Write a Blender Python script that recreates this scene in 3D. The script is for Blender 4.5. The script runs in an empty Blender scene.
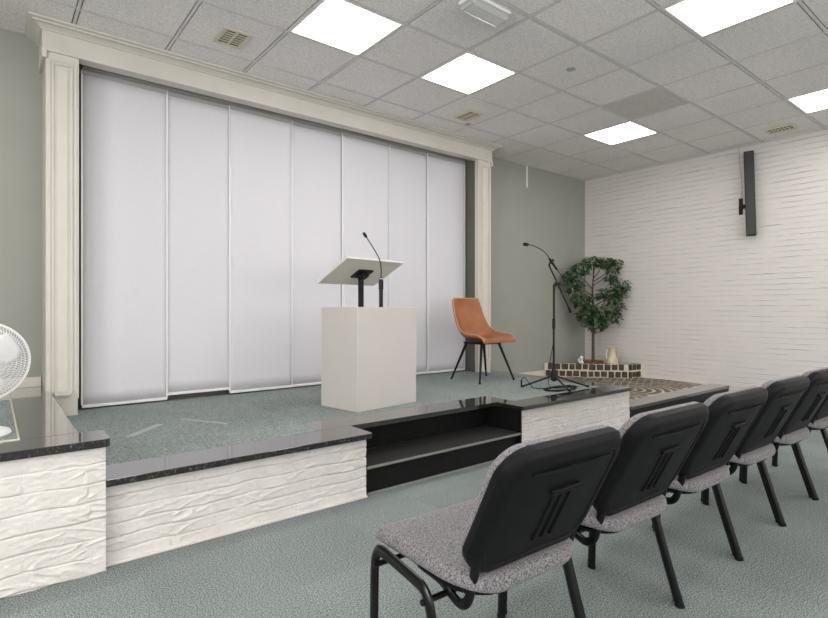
import bpy, bmesh, math, random
from mathutils import Vector, Matrix, noise
C = bpy.context.scene.collection
PI = math.pi
random.seed(7)
R = math.radians

# ------------------------------------------------------------------ materials
def srgb(r, g, b):
    f = lambda c: (c/12.92 if c <= .04045 else ((c+.055)/1.055)**2.4)
    return (f(r/255), f(g/255), f(b/255), 1)

def base(name, col, rough=.6, metal=0, spec=.5):
    m = bpy.data.materials.new(name); m.use_nodes = True
    b = m.node_tree.nodes['Principled BSDF']
    b.inputs['Base Color'].default_value = col
    b.inputs['Roughness'].default_value = rough
    b.inputs['Metallic'].default_value = metal
    b.inputs['Specular IOR Level'].default_value = spec
    return m, m.node_tree, b

def N(t, kind, **kw):
    n = t.nodes.new(kind)
    for k, v in kw.items():
        if k in n.inputs: n.inputs[k].default_value = v
        else: setattr(n, k, v)
    return n

def ramp(t, fac, stops):
    r = t.nodes.new('ShaderNodeValToRGB')
    el = r.color_ramp.elements
    while len(el) < len(stops): el.new(.5)
    for e, (p, c) in zip(el, stops): e.position = p; e.color = c
    t.links.new(fac, r.inputs['Fac'])
    return r.outputs['Color']

def speck(name, stops, scale, rough=.6, bump=0, bscale=None, spec=.5, detail=2, dist=.002, metal=0):
    """colour from noise through a ramp, with optional bump"""
    m, t, b = base(name, stops[0][1], rough, metal, spec)
    tc = N(t, 'ShaderNodeTexCoord')
    n = N(t, 'ShaderNodeTexNoise', Scale=scale, Detail=detail, Roughness=.6)
    t.links.new(tc.outputs['Object'], n.inputs['Vector'])
    t.links.new(ramp(t, n.outputs['Fac'], stops), b.inputs['Base Color'])
    if bump:
        n2 = N(t, 'ShaderNodeTexNoise', Scale=bscale or scale, Detail=3.0)
        t.links.new(tc.outputs['Object'], n2.inputs['Vector'])
        bp = N(t, 'ShaderNodeBump', Strength=bump, Distance=dist)
        t.links.new(n2.outputs['Fac'], bp.inputs['Height'])
        t.links.new(bp.outputs['Normal'], b.inputs['Normal'])
    return m

M = {}
def sc(c, k): return (c[0]*k, c[1]*k, c[2]*k, 1)
WALL = (.295, .300, .268, 1)
M['green_paint'] = speck('sage_paint', [(.3, sc(WALL, .97)), (.7, sc(WALL, 1.03))], 3, .62, .08, 160, dist=.001)
M['niche_shade'] = speck('olive_niche_shade', [(.3, (.095, .095, .08, 1)), (.7, (.11, .11, .094, 1))], 3, .6)  # wall colour darkened to olive: the niche's shade is put into it
M['white_paint'] = speck('cream_trim_paint', [(.3, (.55, .52, .475, 1)), (.7, (.59, .56, .51, 1))], 5, .38)
M['white_brick_paint'] = speck('white_masonry_paint', [(.25, (.61, .582, .556, 1)), (.75, (.69, .66, .63, 1))], 9, .6, .5, 90, dist=.004)
M['white_plain'] = base('white_plastic', (.78, .78, .77, 1), .35)[0]
M['grey_white'] = base('clear_lens', (.42, .42, .41, 1), .2)[0]
M['lectern'] = speck('warm_white_laminate', [(.3, (.52, .492, .465, 1)), (.7, (.54, .51, .482, 1))], 4, .4)
M['lectern_top'] = base('cream_laminate', (.62, .60, .54, 1), .4)[0]
M['black'] = speck('black_plastic', [(.3, (.004, .004, .0045, 1)), (.7, (.006, .006, .007, 1))], 40, .46, .25, 700, dist=.0006, spec=.14)
M['black_gloss'] = base('black_lacquered_steel', (.003, .003, .0035, 1), .28, 0, .35)[0]
M['black_matt'] = base('black_matt_metal', (.004, .004, .0045, 1), .5, 0, .3)[0]
M['rubber'] = base('rubber', (.008, .008, .008, 1), .7, 0, .2)[0]
M['cable'] = base('cable_black', (.006, .006, .0065, 1), .5, 0, .3)[0]
M['steel'] = base('steel', (.35, .35, .35, 1), .3, 1)[0]
M['nosing'] = base('nosing_metal', (.22, .22, .20, 1), .4)[0]
M['tape'] = base('pale_tape', (.31, .34, .33, 1), .6)[0]
M['mortar'] = speck('pale_mortar', [(.3, (.52, .47, .37, 1)), (.7, (.64, .59, .48, 1))], 60, .8, .4, 120)
M['cobble'] = speck('dark_cobble', [(.3, (.016, .011, .006, 1)), (.55, (.034, .024, .013, 1)), (.8, (.085, .065, .04, 1))], 24, .5, .6, 90, dist=.004)
M['setts'] = speck('brown_sett', [(.3, (.045, .034, .022, 1)), (.6, (.10, .08, .056, 1)), (.8, (.18, .15, .11, 1))], 18, .5, .6, 90, dist=.004)
M['bark'] = speck('bark', [(.3, (.05, .036, .025, 1)), (.7, (.115, .08, .055, 1))], 40, .8, .5, 60)
M['terracotta'] = speck('terracotta', [(.3, (.22, .10, .05, 1)), (.7, (.30, .14, .07, 1))], 20, .7)
M['soil'] = speck('soil', [(.3, (.03, .02, .012, 1)), (.7, (.07, .045, .03, 1))], 60, .9, .7, 80)
M['jug'] = speck('cream_stoneware', [(.3, (.48, .41, .28, 1)), (.7, (.58, .52, .38, 1))], 12, .5)
M['speaker_grille'] = speck('speaker_grille', [(.4, (.008, .008, .008, 1)), (.6, (.02, .02, .02, 1))], 300, .5, .4, 500, dist=.001)
M['vent_cream'] = base('cream_vent_plastic', (.58, .54, .42, 1), .5)[0]
M['void'] = base('dark_void', (.02, .018, .015, 1), .9)[0]
M['tbar'] = base('ceiling_grid_bar', (.62, .60, .585, 1), .5)[0]
M['blind_bar'] = base('white_hem_bar', (.74, .73, .72, 1), .4)[0]
M['rail'] = base('aluminium_track', (.34, .34, .33, 1), .45)[0]
M['fan_white'] = base('fan_white', (.80, .80, .80, 1), .3)[0]

# granite, carpet, fabric, leaves need more than one layer
def granite():
    m, t, b = base('black_speckled_granite', (.02, .02, .02, 1), .09, 0, .75)
    b.inputs['Coat Weight'].default_value = 1; b.inputs['Coat IOR'].default_value = 1.75; b.inputs['Coat Roughness'].default_value = .04
    tc = N(t, 'ShaderNodeTexCoord')
    v = N(t, 'ShaderNodeTexVoronoi', Scale=260.0)
    n = N(t, 'ShaderNodeTexNoise', Scale=180.0, Detail=3.0)
    t.links.new(tc.outputs['Object'], v.inputs['Vector']); t.links.new(tc.outputs['Object'], n.inputs['Vector'])
    t.links.new(ramp(t, n.outputs['Fac'], [(.35, (.003, .003, .0035, 1)), (.56, (.009, .009, .0095, 1)), (.68, (.09, .09, .085, 1))]), b.inputs['Base Color'])
    return m
M['granite'] = granite()
M['granite_rough'] = speck('sawn_granite_edge', [(.40, (.003, .003, .003, 1)), (.56, (.008, .008, .008, 1)), (.70, (.11, .11, .10, 1))], 90, .6, .6, 120, dist=.004)
M['tread'] = speck('flamed_granite_tread', [(.3, (.004, .004, .004, 1)), (.56, (.014, .014, .0135, 1)), (.72, (.085, .085, .08, 1))], 150, .5, .4, 200, dist=.002)
M['riser'] = speck('dark_riser_granite', [(.4, (.003, .003, .003, 1)), (.6, (.007, .007, .007, 1)), (.72, (.03, .03, .03, 1))], 150, .4, spec=.25)

def carpet(name, col):
    m, t, b = base(name, col, .95, 0, .1)
    tc = N(t, 'ShaderNodeTexCoord')
    n = N(t, 'ShaderNodeTexNoise', Scale=165.0, Detail=5.0, Roughness=.8)
    t.links.new(tc.outputs['Object'], n.inputs['Vector'])
    c1 = ramp(t, n.outputs['Fac'], [(.38, sc(col, .25)), (.5, sc(col, .95)), (.62, sc(col, 2.1))])
    # woven tiles half a metre square, each a touch lighter or darker
    mp = N(t, 'ShaderNodeMapping'); mp.inputs['Scale'].default_value = (2, 2, .001)
    t.links.new(tc.outputs['Object'], mp.inputs['Vector'])
    ch = N(t, 'ShaderNodeTexWhiteNoise', noise_dimensions='2D')
    fl = N(t, 'ShaderNodeVectorMath', operation='FLOOR')
    t.links.new(mp.outputs['Vector'], fl.inputs[0]); t.links.new(fl.outputs['Vector'], ch.inputs['Vector'])
    c2 = ramp(t, ch.outputs['Value'], [(0, (.93, .93, .93, 1)), (1, (1.05, 1.05, 1.05, 1))])
    n3 = N(t, 'ShaderNodeTexNoise', Scale=1.6, Detail=2.0)
    t.links.new(tc.outputs['Object'], n3.inputs['Vector'])
    c3 = ramp(t, n3.outputs['Fac'], [(.35, (.95, .95, .95, 1)), (.65, (1.05, 1.05, 1.05, 1))])
    a = N(t, 'ShaderNodeMixRGB', blend_type='MULTIPLY', Fac=1.0); a2 = N(t, 'ShaderNodeMixRGB', blend_type='MULTIPLY', Fac=1.0)
    t.links.new(c1, a.inputs[1]); t.links.new(c2, a.inputs[2])
    t.links.new(a.outputs[0], a2.inputs[1]); t.links.new(c3, a2.inputs[2])
    t.links.new(a2.outputs[0], b.inputs['Base Color'])
    bp = N(t, 'ShaderNodeBump', Strength=.35, Distance=.002)
    t.links.new(n.outputs['Fac'], bp.inputs['Height']); t.links.new(bp.outputs['Normal'], b.inputs['Normal'])
    return m
M['carpet'] = carpet('grey_green_carpet', (.205, .232, .226, 1))
M['carpet_stage'] = carpet('grey_green_stage_carpet', (.215, .243, .234, 1))

def fabric(name, a, bcol, scale):
    m, t, b = base(name, a, .9, 0, .15)
    tc = N(t, 'ShaderNodeTexCoord')
    n = N(t, 'ShaderNodeTexNoise', Scale=scale, Detail=3.0, Roughness=.7)
    t.links.new(tc.outputs['Object'], n.inputs['Vector'])
    t.links.new(ramp(t, n.outputs['Fac'], [(.36, a), (.64, bcol)]), b.inputs['Base Color'])
    bp = N(t, 'ShaderNodeBump', Strength=.4, Distance=.002)
    t.links.new(n.outputs['Fac'], bp.inputs['Height']); t.links.new(bp.outputs['Normal'], b.inputs['Normal'])
    b.inputs['Sheen Weight'].default_value = .15
    return m
M['seat_fabric'] = fabric('mottled_grey_upholstery', (.050, .048, .052, 1), (.26, .248, .256, 1), 190)
M['blind'] = fabric('pale_lilac_grey_screen_fabric', (.57, .56, .595, 1), (.645, .635, .67, 1), 260)

def leather():
    m, t, b = base('cognac_leather', (.36, .14, .05, 1), .42, 0, .4)
    tc = N(t, 'ShaderNodeTexCoord')
    n = N(t, 'ShaderNodeTexNoise', Scale=7.0, Detail=4.0)
    t.links.new(tc.outputs['Object'], n.inputs['Vector'])
    t.links.new(ramp(t, n.outputs['Fac'], [(.3, (.215, .075, .027, 1)), (.7, (.34, .135, .053, 1))]), b.inputs['Base Color'])
    n2 = N(t, 'ShaderNodeTexVoronoi', Scale=240.0)
    t.links.new(tc.outputs['Object'], n2.inputs['Vector'])
    bp = N(t, 'ShaderNodeBump', Strength=.15, Distance=.001)
    t.links.new(n2.outputs['Distance'], bp.inputs['Height']); t.links.new(bp.outputs['Normal'], b.inputs['Normal'])
    return m
M['leather'] = leather()
M['piping'] = base('pale_stitching', (.46, .25, .13, 1), .6)[0]

def leafmat():
    m, t, b = base('ficus_leaf', (.03, .09, .025, 1), .35, 0, .5)
    g = N(t, 'ShaderNodeTexCoord')
    n = N(t, 'ShaderNodeTexNoise', Scale=14.0, Detail=1.0)
    t.links.new(g.outputs['Object'], n.inputs['Vector'])
    t.links.new(ramp(t, n.outputs['Fac'], [(.34, (.014, .036, .016, 1)), (.5, (.032, .078, .030, 1)), (.62, (.15, .225, .115, 1))]), b.inputs['Base Color'])
    return m
M['leaf'] = leafmat()

def tile_mat(name, col):
    m, t, b = base(name, col, .9, 0, .1)
    tc = N(t, 'ShaderNodeTexCoord')
    n = N(t, 'ShaderNodeTexNoise', Scale=105.0, Detail=4.0, Roughness=.8)
    t.links.new(tc.outputs['Object'], n.inputs['Vector'])
    c1 = ramp(t, n.outputs['Fac'], [(.36, sc(col, .70)), (.5, sc(col, 1.0)), (.64, sc(col, 1.12))])
    n2 = N(t, 'ShaderNodeTexNoise', Scale=1.1, Detail=2.0)
    t.links.new(tc.outputs['Object'], n2.inputs['Vector'])
    c2 = ramp(t, n2.outputs['Fac'], [(.35, (.95, .95, .95, 1)), (.65, (1.04, 1.03, 1.03, 1))])
    a = N(t, 'ShaderNodeMixRGB', blend_type='MULTIPLY', Fac=1.0)
    t.links.new(c1, a.inputs[1]); t.links.new(c2, a.inputs[2]); t.links.new(a.outputs[0], b.inputs['Base Color'])
    bp = N(t, 'ShaderNodeBump', Strength=.5, Distance=.004)
    t.links.new(n.outputs['Fac'], bp.inputs['Height']); t.links.new(bp.outputs['Normal'], b.inputs['Normal'])
    return m
M['tile'] = tile_mat('mineral_ceiling_tile', (.80, .775, .76, 1))
M['tile_dark'] = tile_mat('grey_mesh_ceiling_tile', (.60, .58, .555, 1))

def brickwall():
    """painted brickwork: thin recessed bed joints, hand-made faces"""
    m, t, b = base('white_painted_brickwork', (.75, .72, .69, 1), .6)
    tc = N(t, 'ShaderNodeTexCoord')
    sx = N(t, 'ShaderNodeSeparateXYZ'); t.links.new(tc.outputs['Object'], sx.inputs[0])
    nz = N(t, 'ShaderNodeTexNoise', Scale=4.0, Detail=4.0)
    t.links.new(tc.outputs['Object'], nz.inputs['Vector'])
    w = N(t, 'ShaderNodeMath', operation='MULTIPLY_ADD'); w.inputs[1].default_value = .022
    t.links.new(nz.outputs['Fac'], w.inputs[0]); t.links.new(sx.outputs['Z'], w.inputs[2])
    cb = N(t, 'ShaderNodeCombineXYZ'); t.links.new(sx.outputs['Y'], cb.inputs['X']); t.links.new(w.outputs[0], cb.inputs['Y'])
    br = N(t, 'ShaderNodeTexBrick', Scale=1.0)
    br.inputs['Brick Width'].default_value = .215; br.inputs['Row Height'].default_value = .063
    br.inputs['Mortar Size'].default_value = .004; br.inputs['Mortar Smooth'].default_value = .9
    t.links.new(cb.outputs[0], br.inputs['Vector'])
    # bed joints alone: distance to the nearest course line
    dv = N(t, 'ShaderNodeMath', operation='DIVIDE'); dv.inputs[1].default_value = .063; t.links.new(w.outputs[0], dv.inputs[0])
    fr = N(t, 'ShaderNodeMath', operation='PINGPONG'); fr.inputs[1].default_value = .5; t.links.new(dv.outputs[0], fr.inputs[0])
    bed = N(t, 'ShaderNodeMapRange', interpolation_type='SMOOTHSTEP'); bed.inputs['From Min'].default_value = .03; bed.inputs['From Max'].default_value = .13
    bed.inputs['To Min'].default_value = 1; bed.inputs['To Max'].default_value = 0; t.links.new(fr.outputs[0], bed.inputs['Value'])
    hd = N(t, 'ShaderNodeMath', operation='MULTIPLY'); hd.inputs[1].default_value = .14; t.links.new(br.outputs['Fac'], hd.inputs[0])
    jm = N(t, 'ShaderNodeMath', operation='MAXIMUM'); t.links.new(bed.outputs[0], jm.inputs[0]); t.links.new(hd.outputs[0], jm.inputs[1])
    big = N(t, 'ShaderNodeTexNoise', Scale=5.0, Detail=4.0, Roughness=.7)
    mp = N(t, 'ShaderNodeMapping'); mp.inputs['Scale'].default_value = (1, .55, 3.2)
    t.links.new(tc.outputs['Object'], mp.inputs['Vector']); t.links.new(mp.outputs[0], big.inputs['Vector'])
    fine = N(t, 'ShaderNodeTexNoise', Scale=38.0, Detail=4.0)
    t.links.new(tc.outputs['Object'], fine.inputs['Vector'])
    # joint depth varies: some stretches are almost filled with paint
    depth = ramp(t, big.outputs['Fac'], [(.40, (.06, .06, .06, 1)), (.66, (1, 1, 1, 1))])
    jo = N(t, 'ShaderNodeMath', operation='MULTIPLY'); t.links.new(jm.outputs[0], jo.inputs[0]); t.links.new(depth, jo.inputs[1])
    h = N(t, 'ShaderNodeMath', operation='MULTIPLY_ADD'); h.inputs[1].default_value = -1.0
    f2 = N(t, 'ShaderNodeMath', operation='MULTIPLY'); f2.inputs[1].default_value = .55
    t.links.new(fine.outputs['Fac'], f2.inputs[0])
    t.links.new(jo.outputs[0], h.inputs[0]); t.links.new(f2.outputs[0], h.inputs[2])
    bp = N(t, 'ShaderNodeBump', Strength=.85, Distance=.008)
    t.links.new(h.outputs[0], bp.inputs['Height']); t.links.new(bp.outputs['Normal'], b.inputs['Normal'])
    mix = N(t, 'ShaderNodeMixRGB', blend_type='MIX')
    mix.inputs[1].default_value = (.655, .622, .597, 1); mix.inputs[2].default_value = (.40, .38, .36, 1)
    k = N(t, 'ShaderNodeMath', operation='MULTIPLY'); k.inputs[1].default_value = .62
    t.links.new(jo.outputs[0], k.inputs[0]); t.links.new(k.outputs[0], mix.inputs[0])
    t.links.new(mix.outputs[0], b.inputs['Base Color'])
    return m
M['brickwall'] = brickwall()

def emis(name, col, s):
    m = bpy.data.materials.new(name); m.use_nodes = True; t = m.node_tree
    t.nodes.clear(); e = N(t, 'ShaderNodeEmission', Strength=s); e.inputs['Color'].default_value = col
    o = N(t, 'ShaderNodeOutputMaterial'); t.links.new(e.outputs[0], o.inputs[0]); return m
LIGHT = 10.0
M['led'] = emis('led_diffuser', (1, .975, .94, 1), LIGHT)

# ------------------------------------------------------------------ mesh helpers
def NB(): return bmesh.new()

def bx(bm, x0, x1, y0, y1, z0, z1, bev=0, mi=0):
    r = bmesh.ops.create_cube(bm, size=1)
    for v in r['verts']:
        v.co = Vector(((x0+x1)/2 + v.co.x*(x1-x0), (y0+y1)/2 + v.co.y*(y1-y0), (z0+z1)/2 + v.co.z*(z1-z0)))
    fs = {f for v in r['verts'] for f in v.link_faces}
    for f in fs: f.material_index = mi
    if bev:
        es = {e for v in r['verts'] for e in v.link_edges}
        bmesh.ops.bevel(bm, geom=list(es), offset=bev, segments=2, affect='EDGES', profile=.5)

def prism(bm, poly, z0, z1, bev=0):
    """vertical prism over an xy polygon (counter-clockwise)"""
    lo = [bm.verts.new((x, y, z0)) for x, y in poly]; hi = [bm.verts.new((x, y, z1)) for x, y in poly]
    n = len(poly); fs = [bm.faces.new(hi), bm.faces.new(lo[::-1])]
    for i in range(n): fs.append(bm.faces.new((lo[i], lo[(i+1) % n], hi[(i+1) % n], hi[i])))
    if bev:
        bmesh.ops.bevel(bm, geom=list({e for f in fs[:1] for e in f.edges}), offset=bev, segments=2, affect='EDGES', profile=.5)

def spline(pts, n=6, closed=False):
    P = [Vector(p) for p in pts]; out = []
    L = len(P)
    for i in range(L if closed else L-1):
        g = (lambda k: P[k % L]) if closed else (lambda k: P[max(0, min(L-1, k))])
        p0, p1, p2, p3 = g(i-1), g(i), g(i+1), g(i+2)
        for k in range(n):
            t = k/n
            out.append(.5*((2*p1) + (p2-p0)*t + (2*p0-5*p1+4*p2-p3)*t*t + (3*p1-p0-3*p2+p3)*t**3))
    if not closed: out.append(P[-1])
    return out

def tube(bm, pts, r, seg=8, ry=None, closed=False, side=None):
    """sweep an ellipse r x ry along pts; r may be a list; side = preferred direction of the r axis"""
    P = [Vector(p) for p in pts]; n = len(P)
    rs = r if isinstance(r, (list, tuple)) else [r]*n
    k = (ry / rs[0]) if ry else 1
    rings = []; u = None
    for i in range(n):
        if closed: d = P[(i+1) % n] - P[i-1]
        else: d = P[min(n-1, i+1)] - P[max(0, i-1)]
        if d.length < 1e-9: d = Vector((0, 0, 1))
        d.normalize()
        if side is not None: u = Vector(side)
        elif u is None: u = Vector((1, 0, 0)) if abs(d.x) < .9 else Vector((0, 1, 0))
        u = (u - d*u.dot(d))
        if u.length < 1e-6: u = d.orthogonal()
        u.normalize(); w = d.cross(u)
        rings.append([bm.verts.new(P[i] + u*(rs[i]*math.cos(2*PI*j/seg)) + w*(rs[i]*k*math.sin(2*PI*j/seg))) for j in range(seg)])
    m = n if closed else n-1
    for i in range(m):
        a, b = rings[i], rings[(i+1) % n]
        for j in range(seg): bm.faces.new((a[j], a[(j+1) % seg], b[(j+1) % seg], b[j]))
    if not closed: bm.faces.new(rings[0][::-1]); bm.faces.new(rings[-1])

def lathe(bm, prof, seg=24, at=(0, 0, 0)):
    rings = []
    for r, z in prof:
        if r < 1e-6: rings.append([bm.verts.new((at[0], at[1], at[2]+z))])
        else: rings.append([bm.verts.new((at[0]+r*math.cos(2*PI*j/seg), at[1]+r*math.sin(2*PI*j/seg), at[2]+z)) for j in range(seg)])
    for a, b in zip(rings, rings[1:]):
        for j in range(seg):
            k = (j+1) % seg
            if len(a) == 1 and len(b) == 1: continue
            if len(a) == 1: bm.faces.new((a[0], b[k], b[j]))
            elif len(b) == 1: bm.faces.new((a[j], a[k], b[0]))
            else: bm.faces.new((a[j], a[k], b[k], b[j]))

def xform(bm, mat): bmesh.ops.transform(bm, matrix=mat, verts=bm.verts)

def obj(name, bm, mats, parent=None, smooth=False, keep=False):
    if not keep: bmesh.ops.recalc_face_normals(bm, faces=bm.faces)
    me = bpy.data.meshes.new(name); bm.to_mesh(me); bm.free()
    for m in (mats if isinstance(mats, list) else [mats]): me.materials.append(M[m])
    if smooth:
        for p in me.polygons: p.use_smooth = True
        try: me.set_sharp_from_angle(angle=R(smooth if smooth is not True else 40))
        except Exception: pass
    o = bpy.data.objects.new(name, me); C.objects.link(o)
    if parent: o.parent = parent
    return o

def tag(o, label, cat, group=None, kind=None):
    o['label'] = label; o['category'] = cat
    if group: o['group'] = group
    if kind: o['kind'] = kind
    return o

def thing(name, label, cat, loc=(0, 0, 0), rz=0, group=None):
    o = bpy.data.objects.new(name, None); C.objects.link(o); o.empty_display_size = .1
    o.location = loc; o.rotation_euler = (0, 0, rz)
    return tag(o, label, cat, group)

def struct(name, bm, mats, label, cat, smooth=False, keep=False):
    return tag(obj(name, bm, mats, None, smooth, keep), label, cat, kind='structure')

def dup(o, loc, rz=None, label=None, parent=None):
    c = o.copy(); C.objects.link(c)
    if parent: c.parent = parent
    else:
        c.location = loc
        if rz is not None: c.rotation_euler = (0, 0, rz)
        if label: c['label'] = label
    for ch in list(o.children): dup(ch, None, parent=c)
    return c

# ------------------------------------------------------------------ room shell
XL, XR, YB, YF, ZC = -3.2, 7.178, 4.735, -4.6, 3.129
bm = NB(); bx(bm, XL, XR, YF, YB, -.1, 0)
struct('floor', bm, 'carpet', 'grey-green carpet floor in front of the stage', 'floor')
bm = NB(); bx(bm, XL-.1, XR+.1, YB, YB+.1, 0, ZC+.1)
struct('wall_back', bm, 'green_paint', 'sage green wall behind the stage', 'wall')
bm = NB(); bx(bm, XR, XR+.1, YF, YB, 0, ZC+.1)
struct('wall_right', bm, 'brickwall', 'white painted brick wall on the right', 'wall')
def holed(along, lo, hi, c0_, c1_, holes, z0=.9, z1=2.6):
    b = NB(); q = lambda a0, a1, za, zb_: bx(b, a0, a1, c0_, c1_, za, zb_) if along == 'x' else bx(b, c0_, c1_, a0, a1, za, zb_)
    q(lo, hi, 0, z0); q(lo, hi, z1, ZC+.1); e = [lo]+[v for h in holes for v in h]+[hi]
    for a0, a1 in zip(e[::2], e[1::2]): q(a0, a1, z0, z1)
    return b
HL, HF = [(-3.6, -1.6), (-.6, 1.6)], [(-2.2, .2), (1.4, 3.8), (4.6, 6.6)]
bm = holed('y', YF, YB, XL-.1, XL, HL)
struct('wall_left', bm, 'white_brick_paint', 'white wall at the far left', 'wall')
bm = holed('x', XL-.1, XR+.1, YF-.1, YF, HF)
struct('wall_front', bm, 'white_brick_paint', 'white wall behind the seating', 'wall')

FILL = 28  # invented windows, out of view: frames with area lamps added to brighten the room
wn = 0
for side, holes in (('l', HL), ('f', HF)):
    for a0, a1 in holes:
        wn += 1; b = NB(); c = (a0+a1)/2; L = a1-a0
        for u0, u1, za, zb_ in ((a0, a1, .9, .95), (a0, a1, 2.55, 2.6), (a0, a0+.05, .95, 2.55), (a1-.05, a1, .95, 2.55), (c-.025, c+.025, .95, 2.55)):
            if side == 'l': bx(b, XL-.08, XL-.02, u0, u1, za, zb_)
            else: bx(b, u0, u1, YF-.08, YF-.02, za, zb_)
        struct('added_window_%d' % wn, b, 'white_plain', 'white frame around an added fill light, unseen behind the seats', 'added_window')
        ld = bpy.data.lights.new('fill_light', 'AREA'); ld.shape = 'RECTANGLE'; ld.size = L; ld.size_y = 1.7; ld.energy = FILL*L*(2.0 if side == 'l' else .8); ld.color = (1, .985, .97)
        lo = bpy.data.objects.new('fill_light', ld); C.objects.link(lo)
        if side == 'l': lo.location = (XL-.2, c, 1.75); lo.rotation_euler = (0, R(-90), 0)
        else: lo.location = (c, YF-.2, 1.75); lo.rotation_euler = (R(90), 0, 0)

# ceiling: lay-in tiles between grid bars, 0.6 m module
GX, GY, T = 1.648, 3.505, .6
lights = {(0, -1), (2, -1), (6, -1), (3, -4), (7, -4)}
far_lights = {(-1, -7), (3, -7), (7, -7), (-1, -10), (3, -10), (7, -10), (-1, -4), (-4, -1), (-5, -4), (-5, -7), (-5, -10)}
bm = NB()
bx(bm, XL, XR, YF, YB, ZC+.04, ZC+.08, mi=2)
for i in range(-9, 10):
    for j in range(-14, 3):
        if (i, j) in lights or (i, j) in far_lights: continue
        x0, x1 = max(GX+i*T+.0165, XL), min(GX+(i+1)*T-.0165, XR)
        y0, y1 = max(GY+j*T+.0165, YF), min(GY+(j+1)*T-.0165, YB)
        if x1-x0 > .01 and y1-y0 > .01:
            bx(bm, x0, x1, y0, y1, ZC+.001, ZC+.02, mi=3 if (i, j) == (5, -2) else 0)
for i in range(-9, 11):
    x = GX+i*T
    if XL < x < XR-.02: bx(bm, x-.0095, x+.0095, YF, YB, ZC-.001, ZC+.03, mi=1)
for j in range(-14, 3):
    y = GY+j*T
    if YF < y < YB: bx(bm, XL, XR, y-.0095, y+.0095, ZC-.0012, ZC+.029, mi=1)
bx(bm, XR-.022, XR, YF, YB, ZC-.002, ZC+.03, mi=1); bx(bm, XL, XR, YB-.022, YB, ZC-.002, ZC+.03, mi=1)
struct('ceiling', bm, ['tile', 'tbar', 'void', 'tile_dark'], 'suspended ceiling of speckled square tiles in a grid', 'ceiling')

lab = {(0, -1): 'square white LED ceiling panel nearest the left end of the cornice',
       (2, -1): 'square white LED ceiling panel beside the vent over the cornice',
       (6, -1): 'farthest square white LED ceiling panel, near the corner of green and brick walls',
       (3, -4): 'large square white LED ceiling panel cut by the top edge, right of the emergency lamp',
       (7, -4): 'square white LED ceiling panel nearest the brick wall, cut by the right edge'}
lp = None
for (i, j) in sorted(lights) + sorted(far_lights):
    loc = (GX+(i+.5)*T, GY+(j+.5)*T, ZC)
    L = lab.get((i, j), 'square white LED ceiling panel out over the seats, beyond the picture')
    if lp is None:
        lp = thing('ceiling_light', L, 'ceiling light', loc, 0, 'LED panels in the ceiling')
        b = NB()
        for a, c, d, e in ((-.29, .29, -.29, -.275), (-.29, .29, .275, .29), (-.29, -.275, -.275, .275), (.275, .29, -.275, .275)):
            bx(b, a, c, d, e, -.003, .02)
        obj('frame', b, 'white_plain', lp)
        b = NB(); bx(b, -.275, .275, -.275, .275, 0, .018); obj('diffuser', b, 'led', lp)
    else: dup(lp, loc, 0, L)

# baseboards (only where no pilaster stands)
bm = NB(); bx(bm, XL, .285, YB-.015, YB, .584, .655, .003); struct('baseboard_left', bm, 'white_paint', 'cream baseboard along the green wall above the left ledge', 'baseboard')
bm = NB(); bx(bm, 4.84, 6.17, YB-.015, YB, .2, .275, .003); struct('baseboard_back', bm, 'white_paint', 'cream baseboard along the green wall beside the stone planter', 'baseboard')

# ------------------------------------------------------------------ cornice and pilasters (fixed trim)
PF = 4.43                                   # front plane of the pilasters
def pilaster(n, x0, x1, zb, label, dep):
    t = thing('trim_%d' % n, label, 'pilaster', ((x0+x1)/2, PF, zb)); t['kind'] = 'structure'
    w = (x1-x0)/2; H = 2.935-zb
    b = NB(); bx(b, -w, w, 0, dep, .12, H, .004); obj('shaft', b, 'white_paint', t)
    b = NB(); bx(b, -w+.004, w-.008, .002, dep, 0, .121, .002); obj('plinth', b, 'white_paint', t)
    b = NB()                                # stepped moulding: outer rim, bead, raised panel
    def ring(o, wd, d, za, zt):
        bx(b, -w+o, -w+o+wd, -d, .002, za, zt, .004); bx(b, w-o-wd, w-o, -d, .002, za, zt, .004)
        bx(b, -w+o+wd-.001, w-o-wd+.001, -d, .002, zt-wd, zt, .004)
    ring(.012, .018, .006, .16, H-.045); ring(.036, .014, .010, .16, H-.07)
    obj('moulding', b, 'white_paint', t)
    b = NB(); bx(b, -w+.066, w-.066, -.007, .002, .175, H-.105, .004); obj('panel', b, 'white_paint', t)
    b = NB(); bx(b, -w+.05, w-.05, -.03, .004, .148, .163, .004); obj('sill_bead', b, 'white_paint', t)
    return t
pilaster(1, .292, .488, .394, 'tall cream pilaster with stepped moulding at the left of the curtain', YB-PF)
pilaster(2, 4.525, 4.745, .394, 'narrow cream pilaster with stepped moulding behind the tan chair', .06)
bm = NB(); bx(bm, 4.53, 4.742, PF+.062, YB, .3975, 2.94); bx(bm, .489, 4.53, YB-.012, YB, .3975, 2.94)  # side return, plus a thin backing sheet added to carry the painted shade
struct('wall_niche', bm, 'niche_shade', 'niche behind the panel curtains with its shade painted on in dark olive', 'wall')

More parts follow.
